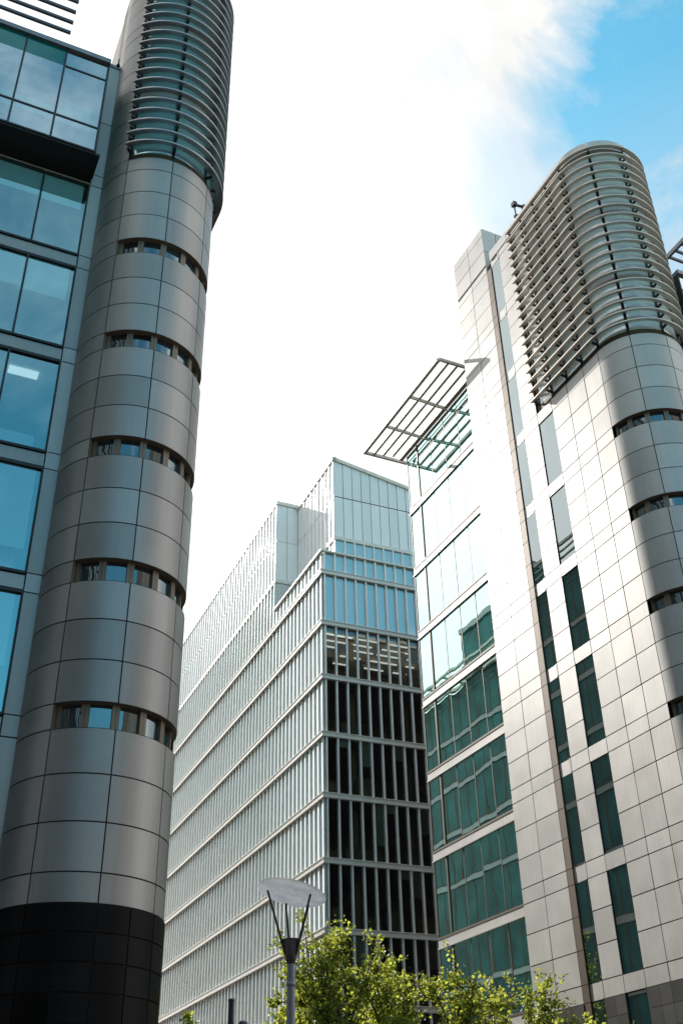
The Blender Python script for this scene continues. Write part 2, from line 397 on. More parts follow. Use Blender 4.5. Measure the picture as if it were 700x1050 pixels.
    for v in (0.0, 1.15, 2.27, 3.4, 4.42): q.box(-RT + 0.06, -RT + 0.14, v - 0.04, v + 0.04, zlv, PT - 0.66)
    q.build('mullion_frame', M['black'], root)
    z = zl + 1.1
    while z < PT - 0.75:
        q = mb()
        loft(q, path, [(0.07, z + 0.125), (0.32, z - 0.01), (0.35, z + 0.0), (0.35, z + 0.055), (0.32, z + 0.06), (0.07, z + 0.165)], 0)
        for a in (225, 270, 315):
            ca, sn = math.cos(R(a)), math.sin(R(a)); q.bar(((RT - 0.1) * ca, (RT - 0.1) * sn, z), ((RT + 0.16) * ca, (RT + 0.16) * sn, z - 0.01), 0.07, 0.09, 1)
        for v in (0.0, 1.15, 2.27, 3.4, 4.4): q.box(-RT - 0.17, -RT + 0.1, v - 0.035, v + 0.035, z - 0.06, z + 0.03, 1)
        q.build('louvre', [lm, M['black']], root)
        z += 0.581
    # tower roof
    q = mb(); O = [(-RT + 0.1, 6.4), (-RT + 0.1, 0)] + arc_pts(180, 360, RT - 0.1, 30)[1:] + [(RT - 0.1, 6.4)]
    q.add([(x, y, PT - 0.1) for x, y in O], [tuple(range(len(O)))])
    q.quad((-RT + .3, 6.5, 38), (RT - .1, 6.5, 38), (RT - .1, 6.5, PT - .1), (-RT + .3, 6.5, PT - .1))
    q.quad((RT - .1, 0, 36.5), (RT - .1, 6.5, 36.5), (RT - .1, 6.5, PT - .1), (RT - .1, 0, PT - .1))
    q.build('tower_roof', M['roof'], root)
    # ---- strip windows on the street face
    for k in range(0, 10):
        za = zb[k] + slit_h; zc = min(zb[k] + FL, PT - 0.65)
        if k == 0:
            for v0, v1 in ((3.46, 4.56), (5.69, 6.5)):
                q = mb(); q.box(-RT + 0.05, -RT + 0.11, v0, v1, 0.3, z0 - 0.02); q.build('strip_window', M['strip_glass'], root)
        if za > PT - 1: break
        if za < zl - 1:
            q = mb(); q.box(-RT + 0.05, -RT + 0.11, 3.46, 4.56, za, zc); q.build('strip_window', M['strip_glass'], root)
        q = mb(); q.box(-RT + 0.05, -RT + 0.11, 5.69, 6.5, za, zc); q.build('strip_window', M['strip_glass'], root)
    for k in range(0, 10):
        if zb[k] < PT - 0.7:
            zq = min(zb[k] + slit_h, PT - 0.65); q = mb(); flat_panel(q, 'u', -RT + 0.04, 5.82, 6.5, zb[k], zq, -1, depth=0.2); flat_panel(q, 'u', -RT + 0.0, 5.69, 5.82, zb[k], zq, -1, depth=0.24)
            q.build('strip_spandrel', pm, root)
    # ---- street side bays
    UB = -0.34
    muls = [9.5, 10.55, 12.1, 13.62, 15.13, 16.68, 18.23, 19.5]
    while muls[-1] < bay_end - 0.8: muls.append(muls[-1] + 1.55)
    e = muls[-1]
    zf = [3.88, 7.83] + [11.78 + 3.97 * k for k in range(7)] + [39.55]
    zf[-2] = 35.72
    sp = mb()
    for i, zs in enumerate(zf[:-1]):
        zt = zf[i + 1] - 0.45
        if i == len(zf) - 2: zt = zf[i + 1]
        fr = mb()
        fr.box(UB - 0.05, UB + 0.05, 9.5, e, zs - 0.02, zs + 0.07)                 # sill
        fr.box(UB - 0.05, UB + 0.05, 18.18, 18.30, zs + 0.1, zt)                   # heavy mullion
        for v in muls[1:-1]:
            if abs(v - 18.23) > 0.1: hw = 0.022 if seen_bays else 0.09; fr.box(UB - 0.012, UB + 0.04, v - hw, v + hw, zs + 0.1, zt)
        fr.box(UB - 0.03, UB + 0.05, e - 0.05, e, zs + 0.1, zt)
        if i == len(zf) - 2:
            for zq in (zt - 0.5, zt - 0.95): fr.box(UB - 0.02, UB + 0.04, 9.5, e, zq - 0.03, zq + 0.03)
        win = fr.build('bay_window', M['bronze'], root)
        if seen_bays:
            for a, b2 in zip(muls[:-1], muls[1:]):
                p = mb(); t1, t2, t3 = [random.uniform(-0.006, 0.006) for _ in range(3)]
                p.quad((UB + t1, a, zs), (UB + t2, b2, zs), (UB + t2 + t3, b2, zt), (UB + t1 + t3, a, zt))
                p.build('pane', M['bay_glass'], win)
        else:
            p = mb(); p.quad((UB, 9.5, zs), (UB, e, zs), (UB, e, zt), (UB, 9.5, zt)); p.build('glazing', M['bay_glass_far'], win)
        if i < len(zf) - 2:
            sp.box(UB - 0.09, UB + 0.2, 9.5, e + 0.02, zt, zt + 0.07); sp.box(UB - 0.03, UB + 0.2, 9.5, e, zt + 0.07, zf[i + 1] - 0.02)
    sp.build('spandrel_ledge', pm, root)
    body = mb(); body.box(UB + 0.2, 26, 9.46, e - 0.02, 0, 39.5); body.box(2.2, 26, 5.2, 9.45, 0, 36.5)
    body.build('core', M['joint'], root)
    # street side glass canopy frame
    if m < 0:
        q = mb(); q.box(UB + 0.1, 14, 35, 48, 39.5, 44.6); q.build('reflection_volume', M['bay_glass_far'], root); q = mb(); q.box(UB - 0.1, 14, 34.9, 48.1, 44.6, 45.1); q.build('reflection_volume_roof', pm, root)  # unseen box added to raise the roofline mirrored in the right bays
    ZC = 39.75
    q = mb()
    u0, u1 = -2.8, UB - 0.05
    va, vb = (11.15 if m > 0 else 9.6), e + 0.9
    q.box(u0 - 0.09, u0 + 0.09, va, vb, ZC - 0.09, ZC + 0.12)                  # outer beam
    q.box(u0, u1 + 0.5, vb - 0.14, vb, ZC - 0.08, ZC + 0.10); q.box(u0, u1 + 0.5, va - 0.12, va, ZC - 0.08, ZC + 0.10)   # end beams
    q.box(u1 - 0.2, u1 + 0.05, va, vb - 0.3, ZC - 0.12, ZC + 0.12)             # inner beam
    q.build('canopy_frame', M['canopy'], root, 'grey steel sunshade frame cantilevered over the street bays')
    for i in range(3):
        q = mb(); uu = u0 + (0.62, 1.18, 1.75)[i]
        q.box(uu - 0.075, uu + 0.075, va, vb - 0.15 - 0.12 * i, ZC - 0.03, ZC + 0.05); q.build('canopy_slat', M['canopy'], root)
    for j in range(4):
        q = mb(); vv = vb - 2.95 * (j + 1)
        if vv > va + 0.5: q.bar((u0, vv, ZC - 0.02), (u1, vv, ZC - 0.16), 0.08, 0.2); q.build('canopy_bracket', M['canopy'], root)
    # ---- front facade beside the tower
    VF = -0.14
    wt = [3.32, 7.34, 11.36, 15.38, 19.40, 23.42, 27.46, 31.48]                # window heads
    UW = 2.41; pw = 1.535; npan = 8; UE = UW + pw * npan
    st = mb()                                                                   # stone pier + spandrels
    prevz = 0
    for hd in wt:
        flat_panel(st, 'v', VF, 1.6, UW, prevz, hd - 0.02, -1, depth=0.25)
        flat_panel(st, 'v', VF, 1.6, UW, hd - 0.02, hd + 0.56, -1, depth=0.25); prevz = hd + 0.56
        if hd < 31:
            for j in range(npan // 2): flat_panel(st, 'v', VF + 0.03, UW + j * 2 * pw + pw * (0 if j else 0), UW + (j + 1) * 2 * pw, hd + 0.04, hd + 0.5, -1, depth=0.2)
    flat_panel(st, 'v', VF, 1.6, UW, prevz, 34.9, -1, depth=0.25); flat_panel(st, 'v', VF, 1.6, UW, 34.9, 38.25, -1, depth=0.25); st.box(1.5, UW + 0.03, VF - 0.04, VF + 0.3, 38.25, 38.4, 1)
    st.build('pier', [pm, M['steel']], root)
    for k in range(len(wt)):
        hd = wt[k]; sl = (wt[k - 1] + 0.56) if k else 0.25
        for j in range(npan):
            a = UW + j * pw; b2 = a + pw
            f = mb(); t = 0.032
            f.box(a, a + t, VF + 0.02, VF + 0.16, sl, hd); f.box(b2 - t, b2, VF + 0.02, VF + 0.16, sl, hd)
            f.box(a + t, b2 - t, VF + 0.02, VF + 0.16, hd - t * 1.6, hd + 0.03); f.box(a + t, b2 - t, VF - 0.03, VF + 0.16, sl - 0.05, sl + t)
            fw = f.build('window', M['black'], root)
            p = mb(); wv = [random.uniform(-0.004, 0.004) for _ in range(2)]
            p.quad((a + t, VF + 0.10 + wv[0], sl), (b2 - t, VF + 0.10 + wv[1], sl), (b2 - t, VF + 0.10 + wv[1], hd), (a + t, VF + 0.10 + wv[0], hd))
            p.build('pane', M['window_left'], fw)
            bl = blinds[k % len(blinds)]
            bl = bl[j % len(bl)]
            if bl > 0:
                p = mb(); p.box(a + (0.16 if j == 0 else 0.02), b2 - 0.02, VF + 0.125, VF + 0.135, hd - (hd - sl) * bl, hd); p.build('roller_blind', M['blind'], fw)
    it = mb()
    it.box(1.7, UE, 5.0, 5.1, 0, 37)
    for hd in wt: it.box(2.0, UE, VF + 0.2, 5.0, hd + 0.05, hd + 0.3, 1)
    it.box(2.0, 2.12, VF + 0.2, 5.0, 0, 36.5); it.box(UE, UE + 0.2, VF, 5.0, 0, 36.5)
    for zz in wt:
        it.box(UW + pw * 2.1, UW + pw * 2.3, 2.2, 5.0, zz - 3.4, zz)
    for hd in wt:
        for u_ in (UW + 0.5, UW + 2.0, UW + 3.6, UW + 5.2, UW + 6.8):
            for v_ in (0.7, 2.2): it.box(u_, u_ + 0.9, v_, v_ + 0.35, hd - 0.02, hd + 0.02, 3 if (hd == wt[5] and v_ < 1) else 1)
        for u_ in (UW + 0.3, UW + 3.4, UW + 6.0): it.box(u_, u_ + 1.2, 0.9, 1.5, hd - 3.45, hd - 3.45 + random.uniform(0.7, 1.3), 2)
    it.build('room_interior', [M['interior'], M['ceiling'], M['blind'], M['room_lamp']], root)
    # top storey glass box overhanging the facade
    VT = -1.2; zs, zt = 31.84, 36.8
    q = mb(); q.box(2.35, UE, VT + 0.02, VF + 0.2, zs - 0.02, zs + 0.06); q.build('overhang_soffit', M['dark_soffit'], root)
    cols = [2.55, 4.06, 5.47, 6.95, 8.43, 9.9, 11.4, 12.9]
    UT = cols[-1]
    q = mb()
    for u in cols: q.box(u - 0.035, u + 0.035, VT - 0.03, VT + 0.06, zs + 0.06, zt)
    for zq in (zs + 0.1, 33.15): q.box(2.55, UT, VT - 0.025, VT + 0.05, zq - 0.035, zq + 0.035)
    q.box(2.55, cols[1], VT - 0.025, VT + 0.05, 35.83, 35.90)
    q.box(cols[1], UT, VT + 0.06, VT + 0.12, 35.3, 35.72); q.box(cols[1] - 0.0, UT, VT + 0.06, VT + 0.12, 34.78, 34.95)  # dark bars behind the glass stand in for the mirrored canopy
    q.box(2.5, 2.56, VT, VF, zs + 0.06, zt)
    q.build('top_storey_frame', M['black'], root)
    q = mb(); q.box(2.5, UT, VT - 0.12, VF + 0.3, zt, zt + 0.22); q.build('roof_edge', M['steel'], root)
    for u, u2 in zip(cols[:-1], cols[1:]):
        for r_i, (za, zc) in enumerate(((zs + 0.06, 33.15), (33.15, 35.86), (35.86, zt))):
            p = mb(); p.quad((u, VT, za), (u2, VT, za), (u2, VT, zc), (u, VT, zc))
            green = r_i == 2 and u > 3
            p.build('canopy_reflection_pane' if green else 'top_pane', M['canopy_reflection_green'] if green else M['top_glass'], root)
    q = mb(); q.box(2.6, UT, VT + 0.28, VT + 0.30, 33.2, 33.9); q.box(2.85, 3.75, VT + 0.35, VT + 0.37, 33.2, 34.5); q.build('roller_blind', M['blind'], root)
    q = mb(); q.box(1.8, UE, VF + 0.3, 12.0, 36.6, 36.82); q.box(3.6, UE - 1, 2.2, 9, 36.82, 40.1); q.build('roof', M['roof'], root)
    # roof sunshade over the facade
    ZS = 40.0
    for i in range(8):
        q = mb(); vv = 0.28 - 0.46 * i
        q.box(4.0, UE, vv - 0.05, vv + 0.05, ZS - 0.07, ZS + 0.07); q.build('sunshade_slat', M['slat'], root)
    if m > 0:
        q = mb(); q.box(3.9, 4.03, -3.4, 2.25, ZS - 0.12, ZS + 0.12); q.build('sunshade_rafter', M['slat'], root)
    for u in (7.6, 11.2, 14.4):
        q = mb(); q.box(u - 0.06, u + 0.06, -3.2, 2.25, ZS + 0.08, ZS + 0.26); q.build('sunshade_rafter', M['slat'], root)
    return root

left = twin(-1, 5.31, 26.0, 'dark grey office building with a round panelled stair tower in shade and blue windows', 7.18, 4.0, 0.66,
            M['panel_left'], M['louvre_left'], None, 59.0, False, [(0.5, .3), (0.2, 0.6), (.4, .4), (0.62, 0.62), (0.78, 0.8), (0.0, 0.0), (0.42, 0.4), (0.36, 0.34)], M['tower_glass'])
right = twin(1, 26.44, 26.0, 'pale office building with a sunlit panelled wall and curved louvred tower top', 7.22, 3.94, 0.58,
             M['panel_right'], M['louvre'], None, 19.5, True, [(0.3, .3), (0.0, 0.4), (.3, 0)], M['tower_glass_right'])

# ------------------------------------------------------------------ middle building with white fins
OM = (26.57, 59.32); ph = R(1.72)
Ax = (math.sin(ph), math.cos(ph)); Bx = (math.cos(ph), -math.sin(ph))
tfm = lambda p: (OM[0] + Bx[0] * p[0] + Ax[0] * p[1], OM[1] + Bx[1] * p[0] + Ax[1] * p[1], p[2])   # local (b along right face, a along side face, z)
def mm(): return MB(tfm)
mid = thing('office_building', 'white office block clad in close vertical fins, standing between the two towers', 'building', (OM[0], OM[1], 0))
BANDS = [39.05 - 4.0 * k for k in range(10)]
LB, LA = 15.2, 52.0
# floor bands wrap the corner
for k, zb_ in enumerate(BANDS):
    q = mm(); z1 = zb_ - 0.02; z0_ = zb_ - 0.3
    q.box(-0.22, LB, -0.22, 0.0, z0_, z1); q.box(-0.22, 0.0, 0.0, LA, z0_, z1)
    q.box(-0.26, LB, -0.26, 0.0, z1, z1 + 0.05); q.box(-0.26, 0.0, 0.0, LA, z1, z1 + 0.05)
    q.build('floor_band', M['mid_band'], mid)
q = mm()   # parapet rail
q.box(-0.22, LB, -0.22, 0.0, 40.56, 40.7); q.box(-0.22, 0.0, 0.0, 9.75, 40.56, 40.7); q.build('parapet_rail', M['mid_band'], mid)
# right face windows and fins
pitch = 0.79
fins_near = []
for k in range(len(BANDS)):
    zt = BANDS[k] - 0.3; zs = BANDS[k] - 4.0 + 0.04
    for j in range(int(LB / pitch)):
        if j > 11 and k < 9 and False: break
        b0 = 0.12 + j * pitch
        if j < 11:
            q = mm(); t1, t2 = random.uniform(-.004, .004), random.uniform(-.004, .004)
            q.quad((b0, 0.02 + t1, zs), (b0 + pitch, 0.02 + t2, zs), (b0 + pitch, 0.02 + t2, zt), (b0, 0.02 + t1, zt))
            wn = q.build('window', M['mid_glass_top'] if k == 0 else M['mid_glass'], mid)
            if k and random.random() < 0.22:
                q = mm(); dz = random.choice((0.5, 0.9, 1.6, 2.6)); q.quad((b0 + 0.03, 0.12, zt - dz), (b0 + pitch - 0.03, 0.12, zt - dz), (b0 + pitch - 0.03, 0.12, zt), (b0 + 0.03, 0.12, zt)); q.build('blind', M['office_blind'], wn)
    if True:
        q = mm(); q.quad((0.12 + 11 * pitch, 0.02, zs), (LB, 0.02, zs), (LB, 0.02, zt), (0.12 + 11 * pitch, 0.02, zt)); q.build('window_strip', M['mid_glass'], mid)
def fin_box(q, face, pos, z0_, z1_, w=0.105, d=0.15):
    if face == 'r': q.box(pos - w / 2, pos + w / 2, -d, 0.03, z0_, z1_)
    else: q.box(-d, 0.03, pos - w / 2, pos + w / 2, z0_, z1_)
# parapet balustrade glass + short fins
for j in range(10):
    q = mm(); b0 = 0.12 + j * pitch; q.quad((b0, 0.0, 39.15), (b0 + pitch, 0.0, 39.15), (b0 + pitch, 0.0, 40.56), (b0, 0.0, 40.56)); q.build('balustrade_pane', M['mid_glass_top'], mid)
q = mm(); q.quad((0.0, 0.02, 39.15), (0, 9.75, 39.15), (0, 9.75, 40.56), (0, 0.02, 40.56)); q.build('balustrade_glazing', M['mid_side_glass'], mid)
rest = mm(); count = 0
for k in range(len(BANDS)):
    zt = BANDS[k] - 0.301; zs = BANDS[k] - 3.95
    for j in range(int(LB / pitch) + 1):
        pos = 0.12 + j * pitch
        if j <= 9 and k <= 6:
            q = mm(); fin_box(q, 'r', pos, zs, zt); q.build('fin', M['mid_fin'], mid); count += 1
        else: fin_box(rest, 'r', pos, zs, zt)
for j in range(int(LB / pitch) + 1): fin_box(rest, 'r', 0.12 + j * pitch, 39.15, 40.56)
sp_ = 0.755
for k in range(len(BANDS)):
    zt = BANDS[k] - 0.301; zs = BANDS[k] - 3.95
    for j in range(int(LA / sp_)):
        pos = 0.1 + j * sp_
        if j < 5 and 0 <= k <= 5:
            q = mm(); fin_box(q, 's', pos, zs, zt, 0.09, 0.095); q.build('fin', M['mid_fin'], mid); count += 1
        else: fin_box(rest, 's', pos, zs, zt, 0.09, 0.095)
for j in range(int(LA / sp_)):
    pos = 0.1 + j * sp_
    fin_box(rest, 's', pos, 39.15, 40.56 if pos < 9.75 else 43.2, 0.09, 0.095)
rf = rest.build('fin', M['mid_fin'], mid); rf['kind'] = 'stuff'
for k in range(len(BANDS)):
    zt = BANDS[k] - 0.3; zs = BANDS[k] - 3.95
    q = mm(); q.quad((0.02, 0.02, zs), (0.02, LA, zs), (0.02, LA, zt), (0.02, 0.02, zt)); q.build('side_glazing', M['mid_side_glass'], mid)
q = mm(); q.quad((0.02, 9.75, 39.15), (0.02, LA, 39.15), (0.02, LA, 43.25), (0.02, 9.75, 43.25)); q.build('side_glazing', M['mid_glass_top'], mid)
q = mm(); q.quad((0.02, 9.75, 39.1), (1.85, 9.75, 39.1), (1.85, 9.75, 43.2), (0.02, 9.75, 43.2)); q.build('terrace_glazing', M['mid_glass_top'], mid)
# rooms behind the dark windows: slabs, back wall, columns, desks and ceiling lights
q = mm(); q.quad((0.1, 6.5, 0), (LB, 6.5, 0), (LB, 6.5, 38.7), (0.1, 6.5, 38.7)); q.quad((0.06, 0.05, 0), (0.06, 7, 0), (0.06, 7, 38.7), (0.06, 0.05, 38.7)); q.quad((LB, 0.05, 0), (LB, 7, 0), (LB, 7, 38.7), (LB, 0.05, 38.7))
q.build('office_back_wall', M['office_wall'], mid)
m_, nt_, out_ = nmat('office_lamp'); em = N(nt_, 'ShaderNodeEmission', Strength=0.45); em.inputs['Color'].default_value = (0.9, 1.0, 0.98, 1); L(nt_, em.outputs[0], out_.inputs[0]); M['office_lamp'] = m_
for k in range(1, len(BANDS)):
    zb_ = BANDS[k]
    q = mm(); q.box(0.08, LB, 0.1, 6.4, zb_ - 0.28, zb_ - 0.02); q.build('ceiling_slab', M['office_ceiling'], mid)
    if k == 1:
        for a_ in (0.7, 1.6, 2.5, 3.6, 4.9): 
            q = mm()
            for b_ in range(5): q.box(0.4 + b_ * 2.4, 0.4 + b_ * 2.4 + random.choice((1.1, 1.6, 2.1)), a_, a_ + 0.16, zb_ - 0.52, zb_ - 0.46)
            q.build('ceiling_light', M['office_lamp'], mid)
    q = mm()
    for b_ in (2.6, 6.6, 10.6): q.box(b_, b_ + 0.35, 1.6, 1.95, zb_ - 4.0, zb_ - 0.3)
    for n_ in range(6):
        b_ = random.uniform(0.3, 9); a_ = random.uniform(0.5, 3); h_ = random.uniform(0.7, 1.5); q.box(b_, b_ + random.uniform(0.4, 1.4), a_, a_ + 0.5, zb_ - 4.0, zb_ - 4.0 + h_)
    q.build('desks_and_columns', M['desk'], mid)
# setback storey and white penthouse
q = mm()
for j in range(16):
    b0 = 1.85 + j * pitch; q.quad((b0, 2.02, 39.1), (b0 + pitch, 2.02, 39.1), (b0 + pitch, 2.02, 43.2), (b0, 2.02, 43.2))
q.build('terrace_glazing', M['mid_glass_top'], mid)
q = mm()
for j in range(16): q.box(1.85 + j * pitch - 0.04, 1.85 + j * pitch + 0.04, 1.9, 2.03, 39.1, 43.2)
q.quad((1.87, 2.02, 39.1), (1.87, 9.75, 39.1), (1.87, 9.75, 43.2), (1.87, 2.02, 43.2))
for j in range(9): q.box(1.80, 1.9, 2.0 + j * 0.9, 2.08 + j * 0.9, 39.1, 43.2)
q.build('terrace_mullions', M['mid_fin'], mid)
q = mm(); q.quad((0, 0, 39.08), (LB, 0, 39.08), (LB, 10, 39.08), (0, 10, 39.08)); q.build('terrace', M['roof'], mid)
q = mm()   # soffit trims under the white volume
q.box(1.75, LB, 1.9, 2.3, 43.2, 43.5); q.box(1.75, 2.2, 2.3, 9.8, 43.2, 43.5); q.box(-0.1, 1.75, 9.65, 10.0, 43.2, 43.5); q.box(-0.1, 0.3, 10.0, LA, 43.2, 43.5)
q.build('soffit_band', M['mid_band'], mid)
def topz(b): return 50.75 - 0.19 * max(0, b - 1.85)
c = mm()
pj = 0.77
for j in range(17):
    b0 = 1.85 + j * pj; b1 = b0 + pj
    flat_panel(c, 'v', 2.0, b0, b1, 43.5, 47.1, -1, 0.05, 0.055, wob=0.003)
    a0, a1 = b0 + 0.02, b1 - 0.02
    c.add([(a0, 2.0, 47.15), (a1, 2.0, 47.15), (a1, 2.0, topz(a1) - 0.3), (a0, 2.0, topz(a0) - 0.3)], [(0, 1, 2, 3)])
for j in range(10):
    a0 = 2.0 + j * 0.775
    for za, zc in ((43.5, 47.1), (47.1, 50.45)):
        c.box(1.77, 1.85, a0 - 0.03, a0 + 0.03, za + 0.04, zc - 0.04)
        flat_panel(c, 'u', 1.85, a0, a0 + 0.775, za, zc, -1, 0.06, 0.06, wob=0.003)
for j in range(2):
    for za, zc in ((43.5, 47.1), (47.1, 50.65)): flat_panel(c, 'v', 9.75, j * 0.925, (j + 1) * 0.925, za, zc, -1, 0.04, 0.06, wob=0.003)
for j in range(54):
    a0 = 9.75 + j * 0.775
    for za, zc in ((43.5, 47.1), (47.1, 50.65)):
        flat_panel(c, 'u', 0.0, a0, a0 + 0.775, za, zc, -1, 0.08, 0.06, wob=0.003); c.box(-0.09, 0.0, a0 - 0.03, a0 + 0.03, za + 0.04, zc - 0.04)
c.build('white_cladding', M['mid_white'], mid)
q = mm()   # penthouse body behind its panels
q.box(1.91, LB, 2.06, 9.7, 43.5, 48.0); q.box(0.06, LB, 9.8, LA, 43.5, 50.6)
q.add([(1.91, 2.06, 48), (LB, 2.06, 48), (LB, 2.06, topz(LB) - .25), (1.91, 2.06, 50.5), (1.91, 9.7, 48), (LB, 9.7, 48), (LB, 9.7, topz(LB) - .25), (1.91, 9.7, 50.5)], [(0, 1, 2, 3), (3, 2, 6, 7), (0, 3, 7, 4)])
q.box(0.1, LB, 7.0, LA, 0, 39.0); q.box(2.3, LB, 2.4, LA, 39.05, 43.4); q.box(0.2, LB, 10, LA, 39.05, 43.4)
q.build('core', M['joint'], mid)
q = mm()   # roof edge cappings
for j in range(14):
    b0 = 1.75 + j; z0_, z1_ = topz(b0), topz(b0 + 1)
    q.add([(b0, 1.88, z0_ - .3), (b0 + 1, 1.88, z1_ - .3), (b0 + 1, 1.88, z1_), (b0, 1.88, z0_), (b0, 2.3, z0_ - .3), (b0 + 1, 2.3, z1_ - .3), (b0 + 1, 2.3, z1_), (b0, 2.3, z0_)], [(0, 1, 2, 3), (3, 2, 6, 7), (4, 5, 1, 0)])
q.box(1.72, 2.1, 1.88, 9.7, 50.45, 50.75)
q.box(-0.1, 1.9, 9.62, 10.0, 50.65, 50.95); q.box(-0.1, 0.3, 10.0, LA, 50.65, 50.95)
q.build('roof_edge', M['canopy'], mid)

# ------------------------------------------------------------------ street lamp, post, roof camera, rod
def az_pos(az, d): return (d * math.sin(R(az)), d * math.cos(R(az)))
lx, ly = az_pos(22.33, 19.0); HZ = 1.6 + 0.2368 * 19.0
lamp = thing('street_lamp', 'grey street lamp with a tilted white disc reflector on thin dark arms', 'street lamp', (lx, ly, 0))
q = MB(); q.tube([(lx, ly, 0), (lx, ly, 1.2), (lx, ly, 4.98)], [0.085, 0.08, 0.068], 20); q.lathe((lx, ly, 0), [(0.16, 0.0), (0.16, 0.06), (0.1, 0.1)], 20)
q.lathe((lx, ly, 4.62), [(0.07, 0), (0.082, 0.01), (0.082, 0.06), (0.07, 0.07)], 20)
q.build('pole', M['steel'], lamp)
q = MB(); q.lathe((lx, ly, 4.96), [(0.065, 0.0), (0.075, 0.03), (0.155, 0.40), (0.14, 0.40), (0.06, 0.05)], 20); q.build('lantern', M['brown_steel'], lamp)
nrm = Vector((0.235, 0.04, 1)).normalized()
sx = Vector((1, 0, 0)); sx = (sx - nrm * sx.dot(nrm)).normalized(); sy = nrm.cross(sx)
hc = Vector((lx, ly, HZ))
rad = 0.60
q = MB()
prof = [(0.0, -0.03), (0.3, -0.022), (0.5, -0.006), (rad - 0.015, 0.008), (rad, 0.02), (rad, 0.034)]
vs = []; fs = []; n = 40
for r_, h_ in prof:
    for k in range(n):
        t = 2 * math.pi * k / n; vs.append(tuple(hc + sx * (r_ * math.cos(t)) + sy * (r_ * math.sin(t)) + nrm * h_))
for i in range(len(prof) - 1):
    for k in range(n): fs.append((i * n + k, i * n + (k + 1) % n, (i + 1) * n + (k + 1) % n, (i + 1) * n + k))
q.add(vs, fs, True)
q.build('reflector_disc', M['reflector'], lamp)
for ang in (165, 300, 20, 80):
    q = MB(); t = R(ang); top = hc + sx * (0.42 * math.cos(t)) + sy * (0.42 * math.sin(t)) - nrm * 0.03
    q.tube([(lx + 0.1 * math.cos(t), ly + 0.1 * math.sin(t), 5.12), tuple(top)], [0.022, 0.018], 8); q.build('arm', M['brown_steel'], lamp)

px, py = az_pos(19.4, 17.0); PZ = 1.6 + 0.1492 * 17
post = thing('camera_post', 'dark navy post with a small round camera on its side', 'post', (px, py, 0))
q = MB(); q.tube([(px, py, 0), (px, py, PZ)], [0.05, 0.043], 16); q.lathe((px, py, PZ - 0.02), [(0.05, 0), (0.05, 0.03), (0.0, 0.035)], 16); q.build('pole', M['post'], post)
q = MB(); q.bar((px, py, PZ - 0.36), (px + 0.17, py - 0.05, PZ - 0.36), 0.025, 0.025); q.build('arm', M['post'], post)
q = MB(); q.lathe((px + 0.17, py - 0.05, PZ - 0.36), [(0.0, 0.085), (0.05, 0.07), (0.078, 0.03), (0.08, -0.02), (0.055, -0.06), (0.0, -0.08)], 16); q.build('dome_camera', M['post'], post)

# camera bracket on the right tower parapet: base rail, crooked mast, arm and camera head
bx, by, bz = 24.8, 30.45, 43.78
cam_o = thing('roof_camera', 'small black camera on a bent mast at the roof edge of the pale tower', 'camera', (bx, by, bz))
q = MB(); q.bar((bx, by + 0.5, bz + 0.06), (bx, by - 0.55, bz + 0.06), 0.12, 0.12); q.build('rail', M['black'], cam_o)
q = MB(); q.tube([(bx, by - 0.2, bz + 0.1), (bx - .02, by - 0.22, bz + 0.6), (bx + .03, by - 0.16, bz + 0.8), (bx - .02, by - 0.2, bz + 1.55)], [0.045, 0.05, 0.035, 0.055], 8)
q.box(bx - 0.08, bx + 0.08, by - 0.3, by - 0.1, bz + 0.62, bz + 0.76); q.build('mast', M['black'], cam_o)
q = MB(); q.bar((bx - 0.05, by - 0.2, bz + 1.55), (bx + 0.5, by - 0.3, bz + 1.5), 0.1, 0.11); q.box(bx - 0.12, bx + 0.1, by - 0.34, by - 0.08, bz + 1.42, bz + 1.68); q.build('arm', M['black'], cam_o)
q = MB(); q.box(bx + 0.42, bx + 0.66, by - 0.42, by - 0.2, bz + 1.4, bz + 1.58); q.bar((bx + 0.6, by - 0.3, bz + 1.55), (bx + 0.72, by - 0.36, bz + 1.78), 0.05, 0.05); q.build('head', M['black'], cam_o)
rx, ry = 3.1, 24.85
rod = thing('lightning_rod', 'short thin rod standing on the roof edge beside the dark tower', 'rod', (rx, ry, 37.02))
q = MB(); q.tube([(rx, ry, 37.02), (rx, ry, 37.45)], [0.035, 0.022], 8); q.build('spike', M['black'], rod)
q = MB(); q.lathe((rx, ry, 37.02), [(0.07, 0), (0.07, 0.05), (0.03, 0.07)], 10); q.build('base', M['black'], rod)

